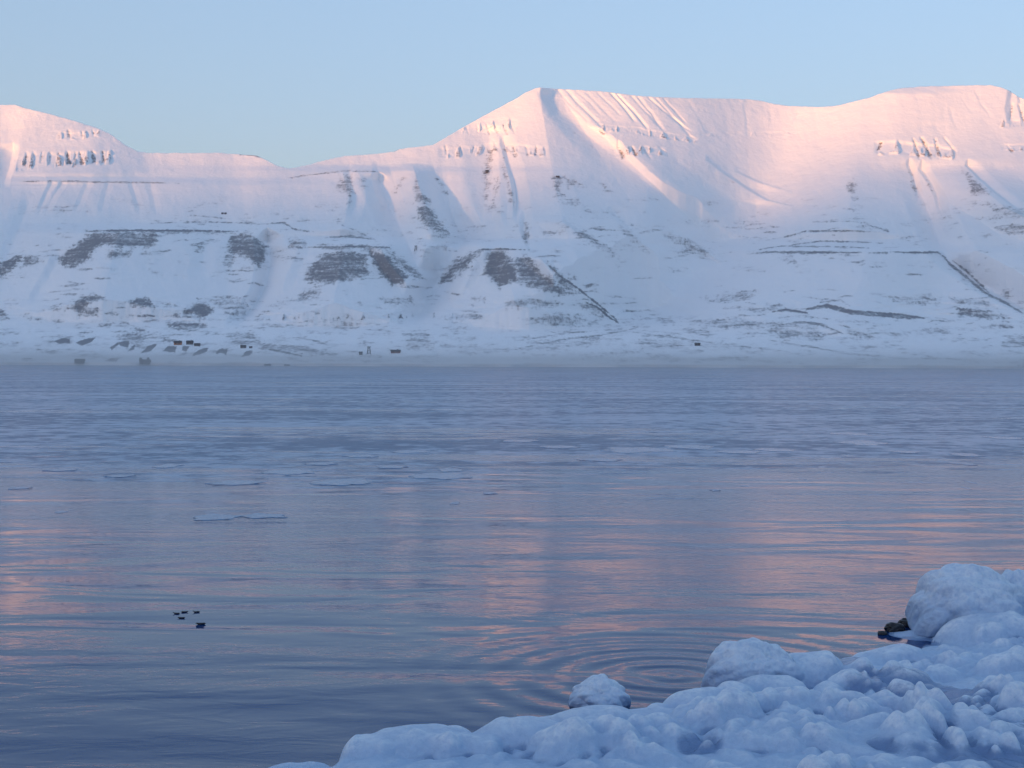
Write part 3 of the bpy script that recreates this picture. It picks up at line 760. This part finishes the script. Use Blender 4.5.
LUMPS = []
def lump(u, v, wpx, hpx, dpx=None, p=2.6):
    """A swollen ice mound whose foot is seen at (u, v); width, height in pixels there."""
    c = on_level(u, v)
    s = c[1] / FPX
    LUMPS.append((c[0], c[1] + wpx * s * 0.25, wpx * s / 2, (dpx or wpx * 0.9) * s / 2, hpx * s * 0.8, p))
for a in ((752, 692, 96, 40), (800, 690, 110, 34), (722, 694, 60, 22), (844, 672, 90, 10), (770, 705, 70, 24), (735, 712, 60, 26), (700, 716, 74, 22),
          (890, 668, 80, 20), (930, 640, 90, 22), (1000, 650, 110, 34), (1010, 690, 60, 26), (905, 700, 70, 20), (950, 690, 46, 14), (912, 716, 36, 20), (998, 720, 44, 24),
          (420, 762, 110, 26), (372, 766, 60, 20), (520, 760, 100, 32), (470, 768, 80, 24), (600, 742, 110, 26), (640, 730, 70, 16), (570, 768, 90, 28),
          (660, 760, 90, 22), (720, 752, 120, 26), (800, 735, 130, 26), (790, 770, 160, 26), (870, 738, 90, 20), (960, 760, 120, 22), (860, 705, 60, 16),
          (540, 735, 60, 14), (450, 746, 80, 18), (615, 770, 70, 18), (690, 735, 60, 16), (1000, 775, 90, 18), (890, 772, 90, 18), (1024, 740, 60, 18),
          (855, 690, 40, 14), (830, 708, 48, 16), (760, 728, 60, 16), (300, 773, 60, 8), (680, 700, 46, 12), (636, 724, 90, 18), (596, 730, 70, 14)):
    lump(*a)

xs = np.arange(-5.5, 13.6, 0.03); ys = np.arange(17.5, 44.0, 0.036)
SX, SY = np.meshgrid(xs, ys)
wx = 0.35 * fbm(SX / 1.1, SY / 1.1, 3, 201); wy = 0.35 * fbm(SX / 1.1, SY / 1.1, 3, 205)
qx, qy = SX + wx, SY + wy
# distance in from the waterline (rough: vertical distance times the local lean of the line)
din = (shore_y(SX + 0.5 * wx) - SY) * 0.62 + 0.22 * fbm(SX / 0.9, SY / 0.9, 3, 207)
base = 0.14 * sst(-0.15, 0.5, din) + 0.26 * sst(0.4, 4.5, din) + 0.10 * fbm(SX / 2.2, SY / 2.2, 3, 211) * sst(0, 1, din) - 0.35 * sst(0.05, -0.35, din)
f1, f2, fc = worley(qx / 0.85, qy / 0.95, 221)
g1, g2, gc = worley(qx / 0.36, qy / 0.40, 231)
h1, h2, hc = worley(qx / 0.20, qy / 0.23, 235)
bil = sst(-0.04, 0.60, f2 - f1) * (0.35 + 0.9 * fc); bil2 = sst(-0.04, 0.62, g2 - g1) * (0.2 + 1.1 * gc); bil3 = sst(-0.04, 0.6, h2 - h1) * hc
patchy = sst(-0.25, 0.35, fbm(SX / 2.6, SY / 2.6, 3, 241))
base = base + sst(0.1, 1.8, din) * (0.25 + 0.75 * patchy) * (0.32 * bil + 0.20 * bil2 + 0.065 * bil3)
hgt = base.copy()
for (cx, cy, rx, ry, hh, pw) in LUMPS:
    sel = (abs(SX - cx) < rx * 1.9) & (abs(SY - cy) < ry * 1.9)
    d = np.hypot((qx[sel] - cx) / rx, (qy[sel] - cy) / ry)
    dome = hh * np.clip(1 - np.clip(d, 0, 1) ** pw, 0, 1) ** 0.62 + base[sel] * 0.85
    dome = np.where(d < 1, dome, -1)
    k = 0.07
    a, b = hgt[sel], dome
    m = np.maximum(a, b)
    hgt[sel] = np.where(d < 1.25, m + k * np.log1p(np.exp(-abs(a - b) / k)) * sst(1.25, 0.9, d) * 0.6, a)
hgt = hgt + sst(0, 0.3, din) * (0.022 * fbm(SX / 0.30, SY / 0.30, 3, 251) + 0.006 * fbm(SX / 0.09, SY / 0.09, 3, 255))
wet = np.zeros_like(SX)
for (u, v, r_) in ((920, 690, 1.4), (880, 682, 1.0), (960, 705, 1.2), (1000, 735, 1.4), (920, 745, 1.5), (850, 655, 0.6), (985, 760, 1.2), (700, 745, 0.5)):
    c = on_level(u, v, 0.35)
    wet = np.maximum(wet, sst(r_, r_ * 0.3, np.hypot((SX - c[0]), (SY - c[1]) * 0.8)))
wet = wet * sst(0.25, -0.1, hgt - 0.5)
wet = np.maximum(wet, 0.8 * sst(0.10, 0.0, hgt))
hgt = blur(blur(hgt, 1, 0), 1, 1)
hollow_shade = sst(0.02, 0.14, blur(blur(hgt, 9, 0), 9, 1) - hgt) * sst(0.2, 0.9, din)  # dips between the lumps, darkened in colour as shade
wet = np.maximum(wet, 0.62 * hollow_shade)  # painted hollow shade shares the mask with the truly wet ice
frost_light = sst(-0.02, 0.12, hgt - blur(blur(hgt, 8, 0), 8, 1)) * sst(0.05, 0.25, hgt)  # knob tops lightened in colour as if lit, over a frost tone
SHORE_H = hgt
cut = (hgt < -0.25)
shore = grid_mesh("shore", SX, SY, hgt, M_ICE, {"wet": wet, "frost_light": frost_light}, cut=cut)
tag(shore, "blue white shore of lumpy frozen spray ice", "shore", kind="structure")


def shore_z(x, y):
    i = int(np.clip(round((y - ys[0]) / 0.036), 0, len(ys) - 1)); j = int(np.clip(round((x - xs[0]) / 0.03), 0, len(xs) - 1))
    return float(SHORE_H[i, j])


def ice_boulder(u, v, wpx, hpx, label, seed, depth=0.9, mat=None, name="ice_boulder", cat="ice boulder", group="ice cased boulders on the shore"):
    """A rounded boulder cased in frozen spray, its foot in the shore ice."""
    c = on_level(u, v)
    s = c[1] / FPX
    rx, h, ry = wpx * s / 2, hpx * s, wpx * s / 2 * depth
    bm = bmesh.new()
    bmesh.ops.create_icosphere(bm, subdivisions=6, radius=1.0)
    co = np.array([w.co for w in bm.verts])
    a = np.arctan2(co[:, 1], co[:, 0])
    n = fbm(co[:, 0] * 1.3 + seed, co[:, 1] * 1.3 + co[:, 2] * 1.1, 3, seed) * 0.34
    w1, _, _ = worley(co[:, 0] * 2.1 + seed * 3.1 + co[:, 2], co[:, 1] * 2.1 + co[:, 2] * 1.4, seed + 3)
    n = n + 0.14 * np.sqrt(np.clip(1 - (w1 / 0.9) ** 2, 0, 1))
    n = n + 0.03 * fbm(co[:, 0] * 7, co[:, 1] * 7 + co[:, 2] * 6, 3, seed + 6)
    flare = 1 + 0.10 * np.clip(-co[:, 2] + 0.1, 0, 1)
    xyz = co * (0.86 + n)[:, None]
    xyz[:, 0] *= rx * flare; xyz[:, 1] *= ry * flare
    xyz[:, 2] = (xyz[:, 2] * 0.62 + 0.30) * h * 1.08
    for w, q in zip(bm.verts, xyz):
        w.co = q
    for f in bm.faces:
        f.smooth = True
    me = bpy.data.meshes.new(name); bm.to_mesh(me); bm.free()
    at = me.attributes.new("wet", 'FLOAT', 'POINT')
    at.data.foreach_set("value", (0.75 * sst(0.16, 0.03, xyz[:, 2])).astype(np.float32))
    at = me.attributes.new("frost_light", 'FLOAT', 'POINT')
    at.data.foreach_set("value", (0.9 * sst(0.25, 0.8, xyz[:, 2] / h)).astype(np.float32))  # boulder tops painted lighter, frost and light together
    me.materials.append(mat or M_ICE)
    o = bpy.data.objects.new(name, me); COL.objects.link(o)
    o.location = (c[0], c[1] + ry * 0.5, 0)
    return tag(o, label, cat, group)


ice_boulder(600, 712, 58, 33, "small rounded ice boulder standing alone at the water's edge", 5)
ice_boulder(752, 694, 96, 52, "broad white ice boulder halfway along the shore, bulging over the water", 12, 0.8)
ice_boulder(975, 640, 120, 70, "tallest ice boulder, a big swollen block at the far end of the shore", 21, 0.9)
ice_boulder(1022, 632, 60, 60, "ice boulder just behind the tallest one, cut by the picture edge", 33, 0.9)

M_STONE = plain("dark_wet_stone", (0.013, 0.015, 0.020), 0.35, 0.4, 3.0)
for (u, v, w_, h_, sd, lb) in ((896, 632, 20, 9, 41, "broad dark wet stone at the foot of the tallest ice boulder"),
                               (905, 627, 13, 8, 45, "narrow dark wet stone touching the left side of the tallest ice boulder"),
                               (883, 635, 10, 4, 48, "smallest dark wet stone, farthest out in the water beside the shore")):
    ice_boulder(u, v, w_, h_, lb, sd, 0.9, M_STONE, "stone", "stone", "dark stones at the water's edge")

# the bank the photographer stands on, unseen, raised behind to block sky light
def bank_material():
    t = NT("snowy_gravel_bank")
    p = t.pos()
    f = t.ramp(t.noise(p, 0.5, 6, 0.65), 0.42, 0.58)
    c = t.mix(t.noise(p, 14.0, 4, 0.6), (0.05, 0.05, 0.052), (0.16, 0.15, 0.15))
    return t.done(t.bsdf(Base_Color=t.mix(f, c, (0.78, 0.80, 0.84)), Roughness=0.85))


bx_ = np.linspace(-90, 90, 181); by_ = np.linspace(-110, 19.0, 200)
BX, BY = np.meshgrid(bx_, by_)
edge_y = 14.5 + 4.2 * sst(-4.0, 2.0, BX)
dd = edge_y - BY + 0.8 * fbm(BX / 5.0, BY / 5.0, 3, 401)
BZ = np.interp(dd, [-3, 0, 3, 8, 15, 22, 40, 80, 130], [-1.5, -0.5, 0.5, 1.9, 4.1, 6.0, 9.5, 14, 17]) + 0.25 * fbm(BX / 2.5, BY / 2.5, 4, 405) * sst(-1, 4, dd)
bank = grid_mesh("shore_bank", BX, BY, BZ, bank_material())
tag(bank, "unseen snowy gravel bank rising from the icy shore, raised to block sky light", "shore", kind="structure")

# ------------------------------------------------------------------ things on the water
def mesh_ob(name, bm, mat, parent=None, smooth=False):
    bmesh.ops.recalc_face_normals(bm, faces=bm.faces)
    for f in bm.faces:
        f.smooth = smooth
    me = bpy.data.meshes.new(name); bm.to_mesh(me); bm.free()
    me.materials.append(mat)
    o = bpy.data.objects.new(name, me); COL.objects.link(o)
    if parent is not None:
        o.parent = parent
    return o


def floe_material():
    t = NT("pancake_ice")
    p = t.pos()
    e = t.attr("edge")
    c = t.mix(t.noise(p, 3.0, 5, 0.6), (0.07, 0.14, 0.26), (0.21, 0.33, 0.48))
    c = t.mix(t.math('MULTIPLY', e, t.ramp(t.noise(p, 1.6, 3, 0.6), 0.42, 0.62)), c, (0.03, 0.07, 0.15))
    b = t.bsdf(Base_Color=c, Roughness=0.2, IOR=1.31)
    bmp = t.n("ShaderNodeBump"); bmp.inputs['Strength'].default_value = 0.8; bmp.inputs['Distance'].default_value = 1.0
    t.put(bmp.inputs['Height'], t.math('MULTIPLY', t.noise(p, 6.0, 5, 0.6), 0.03))
    t.put(b.inputs['Normal'], bmp.outputs[0])
    return t.done(b)


M_FLOE = floe_material()
def floe(u, v, wpx, hpx, seed, label):
    c = on_level(u, v)
    s = c[1] / FPX
    rx = wpx * s / 2
    ry = max(1.35 * hpx / 2 / FPX * c[1] ** 2 / CAM_Z, rx * 0.25)
    bm = bmesh.new()
    N, rings = 48, (0.0, 0.35, 0.62, 0.84, 0.95, 1.0, 1.03)
    zs = (0.012, 0.012, 0.012, 0.016, 0.024, 0.016, -0.02)
    ed = (0, 0, 0.0, 0.25, 0.75, 1, 1)
    zs = tuple(z * min(1.0, rx / 0.7) if z > 0 else z for z in zs)
    an = np.arange(N) * 2 * np.pi / N
    qs = 1 + 0.7 * fbm(np.cos(an) * 1.2 + seed, np.sin(an) * 1.2, 4, 300)
    rows, vals = [], []
    for k, r_ in enumerate(rings):
        if k == 0:
            rows.append([bm.verts.new((0, 0, zs[0]))]); vals.append(0); continue
        row = []
        for i in range(N):
            a = 2 * math.pi * i / N
            q = float(qs[i])
            row.append(bm.verts.new((rx * r_ * q * math.cos(a), ry * r_ * q * math.sin(a), zs[k]))); vals.append(ed[k])
        rows.append(row)
    for i in range(N):
        bm.faces.new((rows[0][0], rows[1][i], rows[1][(i + 1) % N]))
    for k in range(1, len(rows) - 1):
        for i in range(N):
            bm.faces.new((rows[k][i], rows[k + 1][i], rows[k + 1][(i + 1) % N], rows[k][(i + 1) % N]))
    o = mesh_ob("ice_floe", bm, M_FLOE, smooth=True)
    at = o.data.attributes.new("edge", 'FLOAT', 'POINT')
    at.data.foreach_set("value", np.array(vals, np.float32))
    o.location = (c[0], c[1], 0)
    return tag(o, label, "ice floe", "thin ice floes drifting on the fjord")


floe(213, 517.5, 44, 5, 3, "nearest thin ice floe, a flat pale oval left of centre with a dark rim")
floe(262, 516, 44, 3.6, 9, "narrow dark ice floe touching the right end of the nearest pale oval floe")
FLOES = [(290, 472, 48, 4), (342, 482, 60, 5), (236, 483, 50, 3.6), (440, 476, 56, 4.5), (450, 470, 24, 3), (455, 503, 10, 2), (168, 466, 22, 3),
         (320, 464, 30, 2), (392, 467, 30, 2), (360, 456, 36, 2), (410, 452, 40, 2.2), (60, 470, 30, 2.2), (120, 476, 26, 2), (20, 488, 20, 2), (61, 512, 12, 1.8),
         (490, 493, 14, 1.6), (600, 460, 40, 2.2), (640, 450, 70, 4), (690, 447, 50, 3), (740, 452, 44, 2.4), (775, 450, 40, 2.2), (862, 443, 46, 3.4), (850, 434, 40, 2),
         (965, 455, 30, 2.4), (955, 463, 14, 2), (968, 464, 14, 2), (970, 482, 6, 2.5), (966, 488, 6, 2), (1005, 438, 36, 2.2), (905, 452, 26, 1.8), (560, 447, 40, 2),
         (520, 441, 36, 1.8), (803, 479, 6, 1.4), (745, 486, 8, 1.4), (848, 456, 12, 1.6), (715, 490, 10, 1.4)]
for i, f in enumerate(FLOES):
    floe(*f, 20 + i, "thin flat ice floe drifting on the middle of the fjord")

M_BIRD = plain("dark_plumage", (0.012, 0.013, 0.018), 0.6)
M_BILL = plain("dark_bill", (0.03, 0.028, 0.026), 0.5)


def bird(u, v, wpx, face, label, low=False):
    c = on_level(u, v)
    L = wpx * c[1] / FPX
    root = bpy.data.objects.new("seabird", None); COL.objects.link(root)
    root.location = (c[0], c[1], -0.07 * L)
    bm = bmesh.new()
    # body and neck as one loft: (along, height, half width, half height)
    neck = 0.06 if low else 0.17
    sec = [(-0.50, 0.20, 0.01, 0.01), (-0.44, 0.17, 0.05, 0.035), (-0.30, 0.13, 0.13, 0.10), (-0.08, 0.11, 0.18, 0.14), (0.12, 0.11, 0.17, 0.14),
           (0.26, 0.14, 0.11, 0.11), (0.33, 0.14 + neck * 0.4, 0.07, 0.08), (0.38, 0.14 + neck * 0.75, 0.07, 0.075), (0.44, 0.15 + neck * 0.9, 0.055, 0.06), (0.49, 0.14 + neck * 0.85, 0.02, 0.02)]
    rows = []
    for (x, z, hw, hh) in sec:
        rows.append([bm.verts.new((x * L, hw * L * math.cos(a), (z + hh * math.sin(a)) * L)) for a in [2 * math.pi * i / 14 for i in range(14)]])
    for r0, r1_ in zip(rows, rows[1:]):
        for i in range(14):
            bm.faces.new((r0[i], r0[(i + 1) % 14], r1_[(i + 1) % 14], r1_[i]))
    bm.faces.new(rows[0]); bm.faces.new(rows[-1][::-1])
    mesh_ob("body", bm, M_BIRD, root, True)
    bm = bmesh.new()
    bmesh.ops.create_cone(bm, segments=8, radius1=0.028 * L, radius2=0.006 * L, depth=0.12 * L, cap_ends=True,
                          matrix=Matrix.Translation((0.53 * L, 0, (0.135 + neck * 0.85) * L)) @ Matrix.Rotation(R(96), 4, 'Y'))
    mesh_ob("bill", bm, M_BILL, root, True)
    for s_ in (-1, 1):
        bm = bmesh.new()
        bmesh.ops.create_uvsphere(bm, u_segments=12, v_segments=8, radius=1.0)
        for w in bm.verts:
            w.co = Vector((w.co.x * 0.30 * L - 0.10 * L, s_ * (0.15 + 0.035 * w.co.y * s_) * L, (0.16 + 0.075 * w.co.z + 0.02 * w.co.x * -1) * L))
        mesh_ob("wing", bm, M_BIRD, root, True)
    root.rotation_euler = (0, 0, R(face))
    return tag(root, label, "bird", "dark birds resting on the water")


bird(176.5, 614, 7.2, 175, "dark bird on the water at the left end of the upper three")
bird(184.5, 612.5, 7.4, 15, "dark bird on the water in the middle of the upper three", True)
bird(196.5, 612.5, 7.4, 200, "dark bird floating apart at the right end of the upper three")
bird(181.5, 618.5, 8.0, 170, "dark bird on the water just below the upper three", True)
bird(201, 624.5, 10.0, 184, "lowest dark bird of the group, its neck stretched low to the left", True)

# ------------------------------------------------------------------ buildings on the far shore
M_WOOD = plain("weathered_wood", (0.11, 0.095, 0.10), 0.85, 0.4, 0.4)
M_RED = plain("red_painted_wood", (0.16, 0.035, 0.03), 0.8, 0.3, 0.4)
M_ORANGE = plain("ochre_painted_wood", (0.35, 0.14, 0.06), 0.8, 0.3, 0.4)
M_GREY = plain("grey_board", (0.16, 0.16, 0.17), 0.85, 0.3, 0.4)
M_ROOFSNOW = plain("snow_on_roof", (0.78, 0.80, 0.84), 0.9, 0.05, 0.3)
M_ROOF = plain("dark_roofing", (0.045, 0.042, 0.048), 0.8, 0.3, 0.4)
M_PANE = plain("window_pane", (0.02, 0.025, 0.03), 0.15, 0.1, 1)


def box(bm, x0, x1, y0, y1, z0, z1):
    m = Matrix.Translation(((x0 + x1) / 2, (y0 + y1) / 2, (z0 + z1) / 2)) @ Matrix.Diagonal((x1 - x0, y1 - y0, z1 - z0, 1))
    bmesh.ops.create_cube(bm, size=1.0, matrix=m)


def hut(u, v, wpx, hpx, label, wall=None, roof=None, rot=0.0, name="hut", cat="hut", group="buildings along the far shore", chimney=False):
    g = ground_at(u, v)
    s = g.y / FPX
    w, h = wpx * s * 0.88, hpx * s * 0.9
    d = w * 0.55
    root = bpy.data.objects.new(name, None); COL.objects.link(root)
    root.location = g; root.rotation_euler = (0, 0, R(rot))
    wh = h * 0.62
    bm = bmesh.new()
    x0, x1, y0, y1 = -w / 2, w / 2, -d / 2, d / 2
    # walls with gables
    vb = [bm.verts.new(q) for q in ((x0, y0, -2), (x1, y0, -2), (x1, y1, -2), (x0, y1, -2), (x0, y0, wh), (x1, y0, wh), (x1, y1, wh), (x0, y1, wh), (x0, 0, h * 0.97), (x1, 0, h * 0.97))]
    for f in ((0, 1, 5, 4), (2, 3, 7, 6), (1, 2, 6, 9, 5), (3, 0, 4, 8, 7), (3, 2, 1, 0)):
        bm.faces.new([vb[i] for i in f])
    mesh_ob("wall", bm, wall or M_WOOD, root)
    bm = bmesh.new()
    o, th = 0.05 * w, 0.35
    ov = 0.12 * d
    for sgn in (-1, 1):
        e = (wh - (h - wh) * ov / (d / 2))
        a = [(x0 - o, sgn * (d / 2 + ov), e), (x1 + o, sgn * (d / 2 + ov), e), (x1 + o, 0, h), (x0 - o, 0, h)]
        lo_ = [bm.verts.new(q) for q in a]; up = [bm.verts.new((q[0], q[1], q[2] + th)) for q in a]
        bm.faces.new(lo_); bm.faces.new(up[::-1])
        for i in range(4):
            bm.faces.new((lo_[i], lo_[(i + 1) % 4], up[(i + 1) % 4], up[i]))
    rf = mesh_ob("roof", bm, roof or M_ROOF, root)
    if chimney:
        bm = bmesh.new(); box(bm, w * 0.18, w * 0.26, -0.5, 0.5, h * 0.8, h * 1.25)
        mesh_ob("chimney", bm, M_GREY, rf)
    for k in (-0.25, 0.22):
        bm = bmesh.new(); box(bm, (k - 0.07) * w, (k + 0.07) * w, y0 - 0.15, y0 - 0.02, wh * 0.4, wh * 0.8)
        mesh_ob("window", bm, M_PANE, root)
    bm = bmesh.new(); box(bm, -0.06 * w, 0.05 * w, y0 - 0.12, y0 - 0.02, 0.0, wh * 0.75)
    mesh_ob("door", bm, M_GREY, root)
    return tag(root, label, cat, group)


hut(79.5, 362.5, 10.5, 4.2, "dark shed near the waterline, leftmost building on the far shore", rot=6)
hut(145, 363.5, 11, 4.2, "long dark low shed at the waterline between two rubble heaps", rot=-4)
hut(141, 363.2, 2.8, 6.0, "narrow dark hut against the left end of the long low shed")
hut(148, 363.2, 2.6, 6.2, "narrow dark hut against the right end of the long low shed")
hut(267.5, 365.2, 7.5, 2.6, "grey flat looking shed alone at the waterline", wall=M_GREY, roof=M_ROOFSNOW)
hut(287, 365.2, 6.5, 1.8, "low grey hut just right of the grey waterline shed", wall=M_GREY, roof=M_ROOFSNOW)
hut(395.5, 353, 10.5, 3.4, "red brown cabin alone near the middle of the far shore", wall=M_RED, chimney=True)
hut(177.5, 345, 8.2, 4.4, "ochre and dark cabin above the river cut bank, with a snowless roof", wall=M_ORANGE, chimney=True)
hut(189.5, 344.5, 7.2, 4.2, "dark cabin in the middle of the cluster above the cut bank", chimney=True)
hut(197, 346, 6.4, 3.2, "dark cabin at the right end of the cluster above the cut bank")
hut(243.5, 348.2, 6.0, 3.2, "dark cabin standing alone right of the cabin cluster")
hut(250.5, 348.4, 3.4, 2.0, "tiny dark shed beside the lone dark cabin")
hut(361, 355, 4.0, 3.4, "dark square shed left of the lattice tower")
hut(697.5, 345.6, 6.0, 2.8, "small dark cabin alone on the snowy plain right of centre")
hut(222.4, 214, 2.4, 1.5, "tiny dark hut on the upper left terrace, left one of the pair", group="huts high on the slope")
hut(225.6, 214, 2.4, 1.5, "tiny dark hut on the upper left terrace, right one of the pair", group="huts high on the slope")
hut(487, 172.5, 3.6, 3.0, "dark mine building high on the slope in the couloir", group="huts high on the slope")
hut(557.5, 177, 4.0, 1.6, "dark mine building high on the nose of the main peak", group="huts high on the slope")


def tower(u, v, wpx, hpx, label):
    g = ground_at(u, v); s = g.y / FPX
    w, h = wpx * s, hpx * s
    root = bpy.data.objects.new("cableway_tower", None); COL.objects.link(root); root.location = g
    def bar(bm, a, b, t):
        a, b = Vector(a), Vector(b)
        d = b - a
        m = Matrix.Translation((a + b) / 2) @ d.to_track_quat('Z', 'Y').to_matrix().to_4x4() @ Matrix.Diagonal((t, t, d.length, 1))
        bmesh.ops.create_cube(bm, size=1.0, matrix=m)
    for sx in (-1, 1):
        for sy in (-1, 1):
            bm = bmesh.new(); bar(bm, (sx * w / 2, sy * w / 2, -2), (sx * w * 0.22, sy * w * 0.22, h), 0.7)
            mesh_ob("leg", bm, M_WOOD, root)
    for k in range(3):
        z0, z1 = h * k / 3, h * (k + 1) / 3
        a = w / 2 * (1 - 0.56 * k / 3); b = w / 2 * (1 - 0.56 * (k + 1) / 3)
        for p0, p1 in (((-a, -a, z0), (b, -b, z1)), ((a, -a, z0), (-b, -b, z1)), ((-a, a, z0), (b, b, z1)), ((a, a, z0), (-b, b, z1))):
            bm = bmesh.new(); bar(bm, p0, p1, 0.45); mesh_ob("brace", bm, M_WOOD, root)
    bm = bmesh.new(); box(bm, -w * 0.5, w * 0.5, -w * 0.25, w * 0.25, h, h + 1.5)
    mesh_ob("crosshead", bm, M_WOOD, root)
    return tag(root, label, "tower", "wooden cableway towers")


tower(369, 354.5, 4.0, 7.0, "dark lattice tower at the ruined loading station on the far shore")
tower(415.5, 251, 2.6, 4.6, "tiny dark lattice tower on the slope between two mesas")

# ------------------------------------------------------------------ the cold, faintly misty air
def haze():
    t = NT("cold_haze")
    v = t.n("ShaderNodeVolumePrincipled")
    v.inputs['Color'].default_value = (0.93, 0.96, 1.0, 1)
    v.inputs['Density'].default_value = 0.00002
    v.inputs['Anisotropy'].default_value = 0.0
    t.t.links.new(v.outputs[0], t.out.inputs['Volume'])
    bm = bmesh.new(); box(bm, -31000, 31000, -9500, 27000, -8, 1330)
    o = mesh_ob("haze", bm, t.m)
    tag(o, "thin cold haze hanging over the fjord", "haze", kind="stuff")


def sea_smoke():
    t = NT("sea_smoke")
    v = t.n("ShaderNodeVolumePrincipled")
    v.inputs['Color'].default_value = (0.95, 0.97, 1.0, 1)
    v.inputs['Density'].default_value = 0.00045
    t.t.links.new(v.outputs[0], t.out.inputs['Volume'])
    bm = bmesh.new(); box(bm, -4000, 4000, 600, 2930, 0.4, 18)
    o = mesh_ob("sea_smoke", bm, t.m)
    tag(o, "low pale mist lying on the water along the far shore", "mist", kind="stuff")


haze()
sea_smoke()
